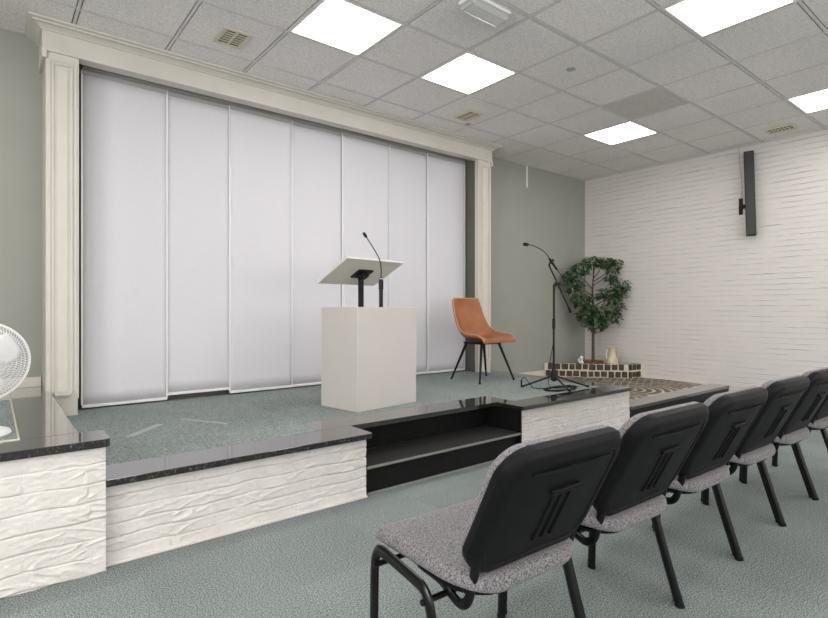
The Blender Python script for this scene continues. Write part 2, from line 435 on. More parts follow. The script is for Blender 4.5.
t3 = thing('trim_3', 'long cream frieze with crown moulding over the panel curtains', 'cornice', (2.52, PF, 2.93)); t3['kind'] = 'structure'
FX0, FX1 = .272-2.52, 4.755-2.52
b = NB(); bx(b, FX0, FX1, -.008, .10, .012, .1985, .002); bx(b, FX0, FX0+.2, .1, YB-PF, .012, .1985); bx(b, FX1-.2, FX1, .1, YB-PF, .012, .1985)
obj('frieze', b, 'white_paint', t3)
b = NB(); bx(b, FX0-.006, FX1+.006, -.016, .09, 0, .016, .004)
for sx in (FX0-.004, FX1-.026): bx(b, sx, sx+.032, -.02, YB-PF, -.05, .014, .006)
obj('architrave', b, 'white_paint', t3)
b = NB()                                    # crown: profile swept round three sides with mitred corners
prof = [(.0, .140), (.010, .142), (.012, .148), (.020, .152), (.030, .163), (.046, .170), (.056, .172), (.058, .180), (.070, .183), (.082, .188), (.084, .1985), (0, .1985)]
rings = []
for px, py, dx, dy in ((FX0, YB-PF, -1, 0), (FX0, -.008, -1, -1), (FX1, -.008, 1, -1), (FX1, YB-PF, 1, 0)):
    rings.append([b.verts.new((px+dx*p, py+dy*p, z)) for p, z in prof])
for a, c in zip(rings, rings[1:]):
    for k in range(len(prof)): b.faces.new((a[k], a[(k+1) % len(prof)], c[(k+1) % len(prof)], c[k]))
b.faces.new(rings[0]); b.faces.new(rings[-1][::-1])
obj('crown_moulding', b, 'white_paint', t3, smooth=30)
b = NB(); bx(b, FX0+.2, FX1-.2, .1, YB-PF, .16, .1985); obj('soffit', b, 'white_paint', t3)

# ------------------------------------------------------------------ panel curtains on a track
tr = thing('curtain_track', 'grey aluminium multi-lane track the panel curtains hang from', 'curtain track', (2.5, 4.645, 2.928))
b = NB(); bx(b, -1.97, 1.99, -.055, .075, .03, .06, .003); obj('rail', b, 'rail', tr)
b = NB()
for y in (-.045, -.005, .035): bx(b, -1.97, 1.99, y-.006, y+.006, .012, .03)
obj('lanes', b, 'rail', tr)
edges = [.531, 1.121, 1.643, 2.223, 2.783, 3.373, 3.912, 4.502]
places = ['at the far left beside the pilaster', 'second from the left, hanging a little higher than the rest', 'third from the left, its edges lapping in front of both neighbours',
          'in the middle, left of the lectern board', 'directly behind the lectern board', 'just right of the lectern, left of the tan chair', 'rightmost, beside the dark gap behind the tan chair']
first = None
for k in range(7):
    cx = (edges[k]+edges[k+1])/2; y = 4.638 if k % 2 == 0 else 4.652
    zb = .408 if k != 1 else .440
    L = 'pale lilac-grey panel curtain ' + places[k]
    w = .297
    t = thing('panel_curtain', L, 'curtain', (cx, y, zb), 0, 'panel curtains across the back of the stage')
    b = NB()
    nx, nz = 14, 24; top = 2.938-zb
    ph = random.random()*6
    vs = [[b.verts.new((-w+2*w*i/nx, .0035*math.sin(PI*2*i/nx+ph)*(.4+.6*j/nz) , .012+(top-.012)*j/nz)) for i in range(nx+1)] for j in range(nz+1)]
    for j in range(nz):
        for i in range(nx): b.faces.new((vs[j][i], vs[j][i+1], vs[j+1][i+1], vs[j+1][i]))
    o = obj('fabric', b, 'blind', t, smooth=True)
    md = o.modifiers.new('thickness', 'SOLIDIFY'); md.thickness = .0012
    b = NB(); bx(b, -w, w, -.006, .006, 0, .022, .002); obj('hem_bar', b, 'blind_bar', t)
    b = NB()
    for s in (-1, 1): bx(b, s*w-.006, s*w+.006, -.0022, .0022, .022, top)
    obj('edge_hem', b, 'blind_bar', t)
    b = NB(); bx(b, -w, w, -.006, .006, top-.03, top+.001, .002); obj('carrier_bar', b, 'rail', t)

# ------------------------------------------------------------------ brick facing with real relief
def brick_face(x0, x1, z0, z1, y, course, seed, step=.006, amp=.011, wrinkle=.007):
    """front face of hand-made painted brick, looking along -y"""
    b = NB(); nx = max(2, int((x1-x0)/step)); nz = max(2, int((z1-z0)/(step*.5)))
    rnd = random.Random(seed); offs = [rnd.random()*.2 for _ in range(40)]
    grid = []
    for j in range(nz+1):
        row = []; z = z0+(z1-z0)*j/nz
        for i in range(nx+1):
            x = x0+(x1-x0)*i/nx
            zz = z + .012*noise.noise(Vector((x*5, z*3, seed)))
            c = math.floor((zz-z0)/course); f = (zz-z0)/course-c
            xx = x+offs[c % 40] + .008*noise.noise(Vector((z*30, x*3, seed+3)))
            bl = .215; g = (xx/bl) % 1; bi = math.floor(xx/bl)
            dz = min(f, 1-f)*course; dx = min(g, 1-g)*bl
            gap = noise.noise(Vector((x*4, c*2.3, seed+9)))
            jd = min(1, max(.3, .65+gap*1.4))
            e = 1-jd*(1-min(1, dz/.0065)) ; e2 = 1-.25*(1-min(1, dx/.007))
            e = e*e*(3-2*e)
            tilt = (noise.noise(Vector((bi*7.7, c*5.1, seed)))) * .004
            sl = 9*math.sin(bi*2.1+c*1.7)
            wr = noise.noise(Vector((x*7+bi*3, z*26+x*sl, seed+c))) ; wr = 1-abs(wr)*5
            wr *= max(0, min(1, .4+1.6*noise.noise(Vector((x*5, z*9, seed+31)))))
            wr2 = noise.noise(Vector((x*40, z*55, seed)))
            h = amp*(e*e2) + tilt + wrinkle*max(0, wr)*e*.8 + .0024*wr2
            row.append(b.verts.new((x, y-h+amp, z)))
        grid.append(row)
    for j in range(nz):
        for i in range(nx): b.faces.new((grid[j][i], grid[j][i+1], grid[j+1][i+1], grid[j+1][i]))
    # returns at the sides, top and bottom so that the skin has depth
    def close(line):
        back = [b.verts.new((v.co.x, y+.05, v.co.z)) for v in line]
        for k in range(len(line)-1): b.faces.new((line[k], line[k+1], back[k+1], back[k]))
    close([r[0] for r in grid]); close([r[-1] for r in grid]); close(grid[0]); close(grid[-1])
    return b

# ------------------------------------------------------------------ left ledge (higher)
lg = thing('raised_ledge', 'higher white brick ledge with black granite top at the left edge, under the fan', 'ledge', (0, 2.66, 0))
def off(b, y=2.66): xform(b, Matrix.Translation((0, -y, 0))); return b
obj('brick_front', off(brick_face(-1.6, .392, 0, .548, 2.655, .079, 11, step=.0055)), 'white_brick_paint', lg, smooth=60)
b = NB(); bx(b, -1.6, .388, 2.69, 2.83, 0, .548); bx(b, -1.6, .285, 2.82, YB-.002, 0, .548); obj('core', off(b), 'white_brick_paint', lg)
b = NB()
def rounded(x0, x1, y0, y1, r, which):
    pts = []
    for (cx, cy, a0, tg) in ((x1, y0, -90, 'br'), (x1, y1, 0, 'tr'), (x0, y1, 90, 'tl'), (x0, y0, 180, 'bl')):
        if tg in which:
            mx = cx-r if 'r' in tg else cx+r; my = cy+r if 'b' in tg else cy-r
            for k in range(7): a = R(a0+90*k/6); pts.append((mx+r*math.cos(a), my+r*math.sin(a)))
        else: pts.append((cx, cy))
    return pts
prism(b, rounded(-1.6, .410, 2.632, 2.85, .03, ('br',)), .549, .584, .004)
prism(b, [(.098, 2.8505), (.31, 2.8505), (.31, 4.41), (.285, 4.41), (.285, YB-.002), (.098, YB-.002)], .549, .584, .002)
prism(b, [(-1.6, 4.15), (.0975, 4.15), (.0975, YB-.002), (-1.6, YB-.002)], .549, .584, .002)
obj('granite_top', off(b), 'granite', lg)
b = NB(); bx(b, -1.6, .395, 2.6285, 2.634, .551, .5815, .001); obj('granite_edge', off(b), 'granite_rough', lg)
b = NB(); bx(b, -1.6, .088, 2.861, 4.14, .549, .586); obj('carpet_inlay', off(b), 'carpet_stage', lg)
b = NB(); bx(b, -1.6, .0965, 2.852, 2.860, .549, .588, .001); bx(b, .089, .0965, 2.860, 4.148, .549, .588, .001); bx(b, -1.6, .089, 4.141, 4.148, .549, .588, .001)
obj('inlay_trim', off(b), 'vent_cream', lg)

# ------------------------------------------------------------------ stage
SX1 = 4.83; Z1 = .395
st = thing('stage', 'long white brick stage with grey-green carpet and black granite edging', 'stage', (2.6, 2.7, 0))
def so(b): xform(b, Matrix.Translation((-2.6, -2.7, 0))); return b
obj('brick_front', so(brick_face(.394, 1.79, 0, .364, 2.705, .061, 23)), 'white_brick_paint', st, smooth=60)
obj('brick_front', so(brick_face(3.2385, SX1+.02, 0, .364, 2.705, .061, 41)), 'white_brick_paint', st, smooth=60)
b = NB(); bx(b, .394, 1.79, 2.686, 2.71, 0, .016, .006); obj('paint_bead', so(b), 'white_brick_paint', st)
b = NB()
bx(b, .30, 1.785, 2.74, 3.06, 0, .3625); bx(b, 3.245, SX1+.015, 2.74, 3.06, 0, .3625)
bx(b, .30, SX1+.015, 3.07, YB-.002, 0, .3625); obj('core', so(b), 'white_brick_paint', st)
b = NB()
prism(b, [(.396, 2.663), (1.80, 2.663), (1.815, 2.675), (1.815, 2.925), (.396, 2.925)], .3635, Z1, .001)
prism(b, [(1.585, 2.926), (3.205, 2.926), (3.205, 2.875), (3.352, 2.875), (3.352, 3.185), (1.585, 3.185)], .3635, Z1, .003)
prism(b, [(3.205, 2.675), (3.217, 2.663), (SX1-.02, 2.663), (SX1, 2.683), (SX1, YB-.002), (4.62, YB-.002), (4.62, 2.874), (3.205, 2.874)], .3635, Z1, .003)
obj('granite_edging', so(b), 'granite', st)
b = NB(); bx(b, .396, 1.80, 2.6605, 2.6645, .3655, .3925); obj('sawn_edge', so(b), 'granite_rough', st)
b = NB()
prism(b, [(.30, 2.926), (1.5845, 2.926), (1.5845, 3.186), (3.3525, 3.186), (3.3525, 2.876), (4.6195, 2.876), (4.6195, YB-.002), (.30, YB-.002)], .363, Z1+.001)
obj('carpet', so(b), 'carpet_stage', st)

sp = thing('steps', 'pair of black granite steps cut into the front of the stage', 'steps', (2.52, 2.75, 0))
def po(b): xform(b, Matrix.Translation((-2.52, -2.75, 0))); return b
b = NB(); bx(b, 1.795, 3.2215, 2.732, 2.742, 0, .163); obj('riser', po(b), 'riser', sp)
b = NB(); bx(b, 1.795, 3.2215, 3.048, 3.058, .185, .3625); obj('riser', po(b), 'riser', sp)
b = NB(); bx(b, 1.795, 3.2215, 2.700, 3.0475, .1635, .1845, .002); obj('tread', po(b), 'tread', sp)
b = NB(); bx(b, 1.795, 3.2215, 2.695, 2.6995, .170, .1855, .0005); obj('nosing', po(b), 'nosing', sp)
b = NB(); bx(b, 3.222, 3.237, 2.697, 3.047, 0, .3625); obj('side_panel', po(b), 'riser', sp)
b = NB(); bx(b, 1.791, 1.7945, 2.70, 3.047, 0, .3625); obj('side_panel', po(b), 'riser', sp)
b = NB(); bx(b, 1.81, 3.22, 2.727, 2.7315, 0, .012); obj('skirting', po(b), 'nosing', sp)

# pale tape marks on the stage carpet
def strip(p, q, w, label):
    b = NB(); d = (Vector(q)-Vector(p)).normalized(); n = Vector((-d.y, d.x))*w/2
    P, Q = Vector(p), Vector(q)
    prism(b, [tuple(P-n), tuple(Q-n), tuple(Q+n), tuple(P+n)], 0, .0015)
    xform(b, Matrix.Translation((-P.x, -P.y, 0)))
    o = tag(obj('floor_tape', b, 'tape'), label, 'tape', 'tape marks on the stage carpet'); o.location = (P.x, P.y, Z1+.001)
strip((.632, 3.48), (.862, 3.735), .05, 'wide pale tape strip slanting on the stage carpet, nearer the left pilaster')
strip((1.012, 3.83), (1.212, 3.475), .026, 'thin pale tape strip on the stage carpet, right of the wide one')

# ------------------------------------------------------------------ cobbled plinth beside the stage
cp = thing('cobbled_platform', 'low platform paved with brown cobbles in curved rows and edged with dark granite', 'platform', (6.0, 2.7, 0))
def co(b): xform(b, Matrix.Translation((-6.0, -2.7, 0))); return b
X0 = SX1+.022
b = NB(); bx(b, X0, XR-.002, 2.715, YB-.02, 0, .168); obj('core', co(b), 'mortar', cp)
b = NB(); bx(b, X0, XR-.002, 2.68, 2.90, .168, .2, .003); obj('granite_edging', co(b), 'granite', cp)
b = NB(); bx(b, X0, XR-.002, 2.69, 2.712, 0, .1675); obj('granite_face', co(b), 'riser', cp)
b = NB(); bx(b, X0, XR-.002, 2.9005, YB-.02, .168, .190); obj('mortar_bed', co(b), 'mortar', cp)
b = NB()
rc = random.Random(5)
def sett(b, x, y, a, w, l, z):
    h = .003+rc.random()*.003
    vs = []
    for k, (s, zz) in enumerate(((1, 0), (1, h*.6), (.82, h))):
        ring = []
        for (ux, uy) in ((-1, -1), (1, -1), (1, 1), (-1, 1)):
            px, py = ux*w/2*s, uy*l/2*s
            ring.append(b.verts.new((x+px*math.cos(a)-py*math.sin(a), y+px*math.sin(a)+py*math.cos(a), z+zz)))
        vs.append(ring)
    for p, q in zip(vs, vs[1:]):
        for k in range(4): b.faces.new((p[k], p[(k+1) % 4], q[(k+1) % 4], q[k]))
    b.faces.new(vs[-1])
for ring_ in range(1, 26):                     # curved rows about one centre, pale joints between them
    rad = .02+ring_*.098; n = max(4, int(2*PI*rad/.085))
    for q in range(n):
        a = 2*PI*(q+.5*(ring_ % 2))/n
        x, y = 5.9+rad*math.cos(a), 3.4+rad*math.sin(a)
        if X0+.035 < x < XR-.05 and 2.94 < y < YB-.06:
            sett(b, x+rc.uniform(-.004, .004), y+rc.uniform(-.004, .004), a+rc.uniform(-.1, .1), .064, 2*PI*rad/n-.010, .189)
obj('cobbles', co(b), 'setts', cp)

# ------------------------------------------------------------------ corner planter of setts
pw = thing('stone_planter', 'low corner planter of two rows of dark square stones in pale mortar', 'planter', (6.6, 4.3, .2))
A0, A1, A2 = Vector((6.15, YB-.02)), Vector((6.86, 3.845)), Vector((XR-.004, 3.80))
def wall_pts(p, q, d):
    n = Vector((-(q-p).y, (q-p).x)).normalized()*d
    return n
ZP0, ZP1 = .191, .380
n1 = (A1-A0).normalized(); in1 = Vector((-n1.y, n1.x)); n2 = (A2-A1).normalized(); in2 = Vector((-n2.y, n2.x))
bis = (in1+in2).normalized(); bis = bis*(.09/bis.dot(in1))
B0 = A0+Vector((.115, 0)); B1 = A1+bis; B2 = A2+in2*.09
b = NB(); prism(b, [tuple(A0), tuple(A1), tuple(B1), tuple(B0)], ZP0, ZP1, .003); prism(b, [tuple(A1), tuple(A2), tuple(B2), tuple(B1)], ZP0, ZP1, .003)
xform(b, Matrix.Translation((-6.6, -4.3, -.2))); obj('mortar_wall', b, 'mortar', pw)
b = NB()
def facestones(p, q, z, hgt, wid, gap, shift, d=.012):
    u = (q-p).normalized(); out = Vector((u.y, -u.x)); L = (q-p).length; s = shift
    while s < L-.03:
        w = wid*rc.uniform(.8, 1.15); w = min(w, L-.012-s)
        if w > .03:
            bb = NB(); hh = hgt*rc.uniform(.9, 1.05); j = rc.uniform(-.003, .003)
            bx(bb, -w/2, w/2, -d, d, -hh/2, hh/2, .008)
            for v in bb.verts: v.co += Vector((rc.uniform(-.003, .003), 0, rc.uniform(-.003, .003)))
            c = p+u*(s+w/2)
            xform(bb, Matrix.Translation((c.x, c.y, z+j)) @ Matrix.Rotation(math.atan2(u.y, u.x), 4, 'Z'))
            me = bpy.data.meshes.new('tmp'); bb.to_mesh(me); bb.free(); b.from_mesh(me); bpy.data.meshes.remove(me)
        s += w+gap
for z, sh in ((.240, .02), (.339, .05)):
    facestones(A0, A1, z, .079, .082, .017, sh)
    facestones(A1, A2, z, .080, .076, .016, .010)
xform(b, Matrix.Translation((-6.6, -4.3, -.2))); obj('stones', b, 'cobble', pw)
b = NB()                                     # flat stones laid along the top
for p, q, inn in ((A0, A1, in1), (A1, A2, in2)):
    u = (q-p).normalized(); L = (q-p).length; s = .05
    while s < L-.06:
        w = .07*rc.uniform(.85, 1.1); c = p+u*(s+w/2)+inn*.045
        sett(b, c.x, c.y, math.atan2(u.y, u.x), w, .06, ZP1-.002); s += w+.024
xform(b, Matrix.Translation((-6.6, -4.3, -.2))); obj('cap_stones', b, 'cobble', pw)
b = NB(); prism(b, [tuple(B0+Vector((.004, -.01))), tuple(B1+Vector((.003, .006))), tuple(B2+Vector((0, .006))), (XR-.004, YB-.03)], ZP0, .335)
xform(b, Matrix.Translation((-6.6, -4.3, -.2))); obj('gravel', b, 'soil', pw)

# ------------------------------------------------------------------ ficus tree in the planter
TX, TY, TZ = 6.80, 4.35, .336
tf = thing('potted_ficus', 'green artificial ficus tree standing in the stone planter', 'plant', (TX, TY, TZ))
b = NB(); lathe(b, [(0, 0), (.115, 0), (.13, .03), (.15, .062), (.155, .068), (.14, .066), (.13, .05), (0, .05)], 24); obj('saucer', b, 'terracotta', tf, smooth=30)
b = NB()
trunk = spline([(0, 0, .045), (.008, .004, .25), (-.006, -.004, .5), (.006, .0, .8), (.0, .01, 1.05), (.012, 0, 1.3), (.02, -.01, 1.45)], 5)
tube(b, trunk, [.024-.016*i/(len(trunk)-1) for i in range(len(trunk))], 8)
rl = random.Random(21)
# right/toward directions in the room as seen from the seats, so lobes sit where the photo has them
rt = Vector((.781, -.624, 0)); fw_ = Vector((-.624, -.781, 0))
lobes = [(-.25, .02, 1.38, .15, .10), (-.33, .0, 1.16, .14, .11), (-.22, .05, .95, .15, .12), (-.12, .05, .72, .14, .12), (.02, .08, .62, .15, .11), (.15, .05, .72, .14, .11),
         (-.02, .04, 1.50, .13, .08), (.16, .02, 1.50, .12, .07), (.30, .03, 1.40, .09, .10), (.36, .02, 1.49, .08, .06), (.30, .02, 1.24, .08, .07),
         (.24, .06, 1.02, .16, .11), (.40, .03, 1.05, .13, .10), (.52, .0, 1.16, .09, .07), (.32, .05, .84, .12, .10), (-.06, .08, .80, .12, .08), (-.40, .0, 1.30, .08, .08), (.36, .04, .68, .06, .07)]
def tip_of(a, c):
    v = rt*(a*.88+.005)+fw_*c
    if v.x > .22: v = Vector((.22, v.y-(v.x-.22)*.45, 0))
    if v.y > .22: v.y = .22
    return v
for (a, c, z, w, h) in lobes:
    z0 = max(.45, z-.30-.1*abs(a)); k = min(len(trunk)-1, int(z0/1.45*(len(trunk)-1)))
    tip = tip_of(a, c); p0 = trunk[k]
    br = spline([p0, p0.lerp(Vector((tip.x, tip.y, z)), .5)+Vector((0, 0, -.03)), (tip.x, tip.y, z)], 5)
    tube(b, br, [.009-.006*i/(len(br)-1) for i in range(len(br))], 5)
obj('trunk', b, 'bark', tf, smooth=True)
b = NB()
def leaf(b, p, d, up, L):
    d = d.normalized(); s = d.cross(up)
    if s.length < .01: s = d.orthogonal()
    s.normalize(); n = s.cross(d)
    W = L*.24
    a = b.verts.new(p); m1 = b.verts.new(p+d*L*.45-n*L*.04); tp = b.verts.new(p+d*L-n*L*.16)
    l1 = b.verts.new(p+d*L*.35+s*W+n*L*.05); r1 = b.verts.new(p+d*L*.35-s*W+n*L*.05)
    l2 = b.verts.new(p+d*L*.7+s*W*.7+n*L*.0); r2 = b.verts.new(p+d*L*.7-s*W*.7+n*L*.0)
    b.faces.new((a, m1, l1)); b.faces.new((a, r1, m1)); b.faces.new((l1, m1, tp, l2)); b.faces.new((m1, r1, r2, tp))
for (a, c, z, w, h) in lobes:
    cnt = int(135*(w*w*h/(.14*.14*.1))**.62)
    ctr = tip_of(a, c)+Vector((0, 0, z))
    for _ in range(cnt):
        while True:
            q = Vector((rl.uniform(-1, 1), rl.uniform(-1, 1), rl.uniform(-1, 1)))
            if q.length < 1: break
        p = ctr+Vector((q.x*w, q.y*w*.9, q.z*h))
        if TX+p.x > XR-.11 or TY+p.y > YB-.11: continue
        d = Vector((q.x+rl.uniform(-.8, .8), q.y+rl.uniform(-.8, .8), -.25+rl.uniform(-.5, .4)))
        leaf(b, p, d, Vector((rl.uniform(-.4, .4), rl.uniform(-.4, .4), 1)), rl.uniform(.06, .095))
obj('foliage', b, 'leaf', tf, keep=True)

# jug and small ornament in the planter
jg = thing('two_handled_jug', 'cream two-handled jug standing beside the ficus trunk', 'jug', (6.815, 4.06, .336))
b = NB(); lathe(b, [(0, 0), (.055, 0), (.075, .03), (.080, .07), (.072, .115), (.052, .16), (.044, .19), (.043, .225), (.046, .25), (.056, .27), (.058, .278), (.05, .276), (.04, .245), (.038, .19), (0, .17)], 24)
obj('body', b, 'jug', jg, smooth=True)
for s in (-1, 1):
    b = NB(); v = Vector((.78, -.62, 0))*s
    tube(b, spline([v*.042+Vector((0, 0, .235)), v*.068+Vector((0, 0, .238)), v*.086+Vector((0, 0, .205)), v*.086+Vector((0, 0, .16)), v*.070+Vector((0, 0, .115))], 5), .009, 8)
    obj('handle', b, 'jug', jg, smooth=True)
orn = NB()
lathe(orn, [(0, 0), (.03, 0), (.038, .02), (.03, .05), (.014, .075), (.012, .09), (.02, .10), (.024, .118), (.016, .137), (0, .142)], 16)
tube(orn, spline([(-.03, 0, .05), (-.055, .01, .07), (-.05, .01, .105)], 4), [.013]*8 + [.004], 8)
o = tag(obj('ornament', orn, 'white_plain', None, smooth=True), 'small white ornament at the left rim of the ficus saucer', 'ornament'); o.location = (6.62, 4.42, .336)

# ------------------------------------------------------------------ lectern
ang = R(8.8)
lc = thing('lectern', 'white box lectern with a tilted reading board on a black post', 'lectern', (2.36, 3.515, Z1+.001), ang)
W2, D2, LH = .317, .215, .768
b = NB(); bx(b, -W2, W2, -D2, D2, 0, LH, .003); obj('box', b, 'lectern', lc)
PXc, PYc = -.036, .065                        # post foot
b = NB(); bx(b, PXc-.018, PXc+.018, PYc-.016, PYc+.016, LH, LH+.265, .004); obj('post', b, 'black_matt', lc)
tilt = R(26)
brd = Matrix.Translation((-.04, .05, 1.436-Z1-.001)) @ Matrix.Rotation(-tilt, 4, 'X')
b = NB(); bx(b, -.075, .075, -.06, .06, -.014, 0, .003); bx(b, -.035, .035, -.035, .03, -.045, -.012, .004)
tube(b, [(-.055, -.01, -.035), (.03, -.01, -.035)], .014, 10); xform(b, brd); obj('tilt_bracket', b, 'black_matt', lc)
b = NB(); bx(b, -.30, .30, -.20, .20, .0005, .018, .002); xform(b, brd); obj('reading_board', b, 'lectern_top', lc)
b = NB(); bx(b, -.30, .30, .1945, .2, .0185, .034, .002); xform(b, brd); obj('book_ledge', b, 'lectern_top', lc)
# gooseneck microphone standing on the lectern box
gm = thing('gooseneck_microphone', 'thin black gooseneck microphone standing on the box lectern', 'microphone', (2.36, 3.515, Z1+LH+.001), ang)
gx, gy = -.034, -.165
b = NB(); lathe(b, [(0, 0), (.020, 0), (.020, .004), (.0155, .006), (.0155, .135), (.0185, .14), (.0185, .205), (.013, .213), (.010, .235), (0, .235)], 14, (gx, gy, 0)); obj('base_tube', b, 'black_matt', gm, smooth=30)
b = NB(); lathe(b, [(.0108, .214), (.0125, .215), (.0125, .224), (.0108, .225)], 14, (gx, gy, 0)); obj('collar', b, 'steel', gm, smooth=30)
b = NB(); neck = spline([(gx, gy, .23), (gx, gy, .30), (gx-.018, gy+.0, .37), (gx-.075, gy+.01, .455), (gx-.135, gy+.02, .53)], 6); tube(b, neck, .0042, 8); obj('neck', b, 'black_gloss', gm, smooth=True)
b = NB(); d = (neck[-1]-neck[-3]).normalized(); tube(b, [neck[-1]-d*.005, neck[-1]+d*.004, neck[-1]+d*.035, neck[-1]+d*.042], [.006, .0115, .0115, .006], 10); obj('capsule', b, 'black_matt', gm, smooth=30)

# ------------------------------------------------------------------ tan bucket chair
oc = thing('bucket_chair', 'tan leather bucket chair with splayed black legs near the right pilaster', 'chair', (4.085, 3.945, Z1+.001), R(0))
prof = [(-.235, .405), (-.225, .432), (-.16, .440), (-.04, .428), (.07, .428), (.145, .455), (.19, .515), (.215, .60), (.24, .70), (.262, .80), (.275, .865)]
hw = [.225, .238, .246, .252, .250, .243, .232, .222, .212, .202, .192]
pp = spline([(0, y, z) for y, z in prof], 4); ww = [v.x for v in spline([(w, 0, 0) for w in hw], 4)]
b = NB(); NU = 16; rows = []
for k, p in enumerate(pp):
    d = (pp[min(k+1, len(pp)-1)]-pp[max(k-1, 0)]).normalized(); nrm = Vector((0, -d.z, d.y))
    s = k/(len(pp)-1)
    curl = .075*math.exp(-((s-.50)/.22)**2)+.028   # sides rise most round the bend
    if s < .2: curl = .012+(curl-.012)*(s/.2)
    row = []
    for i in range(NU+1):
        u = -1+2*i/NU
        row.append(b.verts.new(Vector((u*ww[k], 0, 0))+p+nrm*(curl*abs(u)**2.6)+Vector((0, 0, -.012*abs(u)**4 if s > .93 else 0))))
    rows.append(row)
for a, c in zip(rows, rows[1:]):
    for i in range(NU): b.faces.new((a[i], a[i+1], c[i+1], c[i]))
rim = [v.co.copy() for v in rows[0]]+[r[-1].co.copy() for r in rows[1:]]+[v.co.copy() for v in rows[-1][-2::-1]]+[r[0].co.copy() for r in rows[-2:0:-1]]
o = obj('shell', b, 'leather', oc, smooth=True)
md = o.modifiers.new('thickness', 'SOLIDIFY'); md.thickness = .026; md.offset = 0
md = o.modifiers.new('round', 'BEVEL'); md.width = .008; md.segments = 2; md.limit_method = 'ANGLE'
b = NB(); tube(b, rim, .0065, 6, closed=True)
xform(b, Matrix.Translation((0, -.003, .008))); obj('piping', b, 'piping', oc, smooth=True)
b = NB(); bx(b, -.15, .15, -.14, .13, .385, .405, .006); obj('under_frame', b, 'black_matt', oc)
for (tx, ty, fx, fy) in ((-.13, -.12, -.265, -.225), (.13, -.12, .255, -.22), (-.13, .10, -.215, .245), (.13, .10, .275, .20)):
    b = NB(); tube(b, [(tx, ty, .395), (fx, fy, .006)], [.016, .010], 10); l = obj('leg', b, 'black_matt', oc, smooth=40)
    b = NB(); lathe(b, [(0, 0), (.0115, 0), (.0115, .012), (.009, .014), (0, .014)], 10, (fx, fy, 0)); obj('foot_cap', b, 'rubber', l)

# ------------------------------------------------------------------ microphone stand
SXm, SYm = 4.255, 3.15
ms = thing('microphone_stand', 'tall black tripod microphone stand with angled boom at the right of the stage', 'microphone stand', (SXm, SYm, Z1+.001))
vr = lambda u, v: Vector(((u-414)/528.2*.7808+.6248, .7808-(u-414)/528.2*.6248, -(v-309)/528.2))
def at(u, v, y):                             # a point of the stand given in the room
    r = vr(u, v); r = r*(y/r.y); return Vector((r.x-SXm, r.y-SYm, r.z+1.15-Z1-.001))
for k, (fx, fy) in enumerate(((-.25, .15), (-.137, -.258), (.22, -.235))):
    L = Vector((fx, fy, 0)); L = L.normalized()*.33
    b = NB(); tube(b, [Vector((L.x*.06, L.y*.06, .105)), Vector((L.x*.95, L.y*.95, .012))], .0085, 8); lo = obj('leg', b, 'black_matt', ms, smooth=40)
    b = NB(); tube(b, [Vector((L.x*.92, L.y*.92, .0155)), Vector((L.x, L.y, .0105))], .0105, 8); obj('rubber_foot', b, 'rubber', lo, smooth=40)
b = NB(); lathe(b, [(0, .055), (.018, .055), (.030, .07), (.033, .10), (.028, .13), (.020, .155), (.016, .18), (0, .18)], 14); obj('hub', b, 'black_matt', ms, smooth=30)
b = NB(); lathe(b, [(0, .17), (.0105, .17), (.0105, .56), (.015, .565), (.016, .60), (.015, .66), (.0085, .665), (.0085, .985), (0, .985)], 12); obj('pole', b, 'black_matt', ms, smooth=30)
piv = Vector((0, 0, 1.0))
e1, e0 = at(571, 312.5, 3.10), at(549.8, 267, 3.16)
b = NB(); tube(b, [e0, e0.lerp(e1, .94)], .0075, 8); tube(b, [e0.lerp(e1, .90), e1], .0125, 8); obj('boom', b, 'black_matt', ms, smooth=40)
mid = e0.lerp(e1, .36)
b = NB(); tube(b, [piv-Vector((0, 0, .02)), mid], .013, 8); tube(b, [mid+rt*-.03, mid+rt*.03], .017, 10); obj('boom_clamp', b, 'black_matt', ms, smooth=40)
b = NB(); tube(b, spline([e0, at(549.3, 264.5, 3.16), at(551.5, 262, 3.16)], 4), .009, 8); tube(b, [at(550.5, 263, 3.16), at(553, 260, 3.16)], .014, 8); obj('mic_clip', b, 'black_matt', ms, smooth=40)
# the microphone in the clip
mh = thing('clip_microphone', 'thin black gooseneck microphone held in the clip of the tripod stand', 'microphone', (SXm, SYm, Z1+.001))
b = NB(); ba, bb_ = at(549, 258, 3.16), at(557.2, 270, 3.15); tube(b, [ba, ba.lerp(bb_, .12), ba.lerp(bb_, .9), bb_], [.008, .0115, .0105, .007], 10); obj('handle', b, 'black_gloss', mh, smooth=40)
b = NB(); nk = spline([ba, at(546.5, 254, 3.16), at(541, 249.5, 3.165), at(534, 246, 3.17), at(528, 244.6, 3.17)], 5); tube(b, nk, .0042, 8); obj('neck', b, 'black_gloss', mh, smooth=True)
b = NB(); h0 = at(528.4, 244.7, 3.17); h1 = at(523.6, 244.1, 3.175); tube(b, [h0, h0.lerp(h1, .15), h0.lerp(h1, .85), h1], [.008, .015, .016, .009], 10); obj('capsule', b, 'rubber', mh, smooth=40)
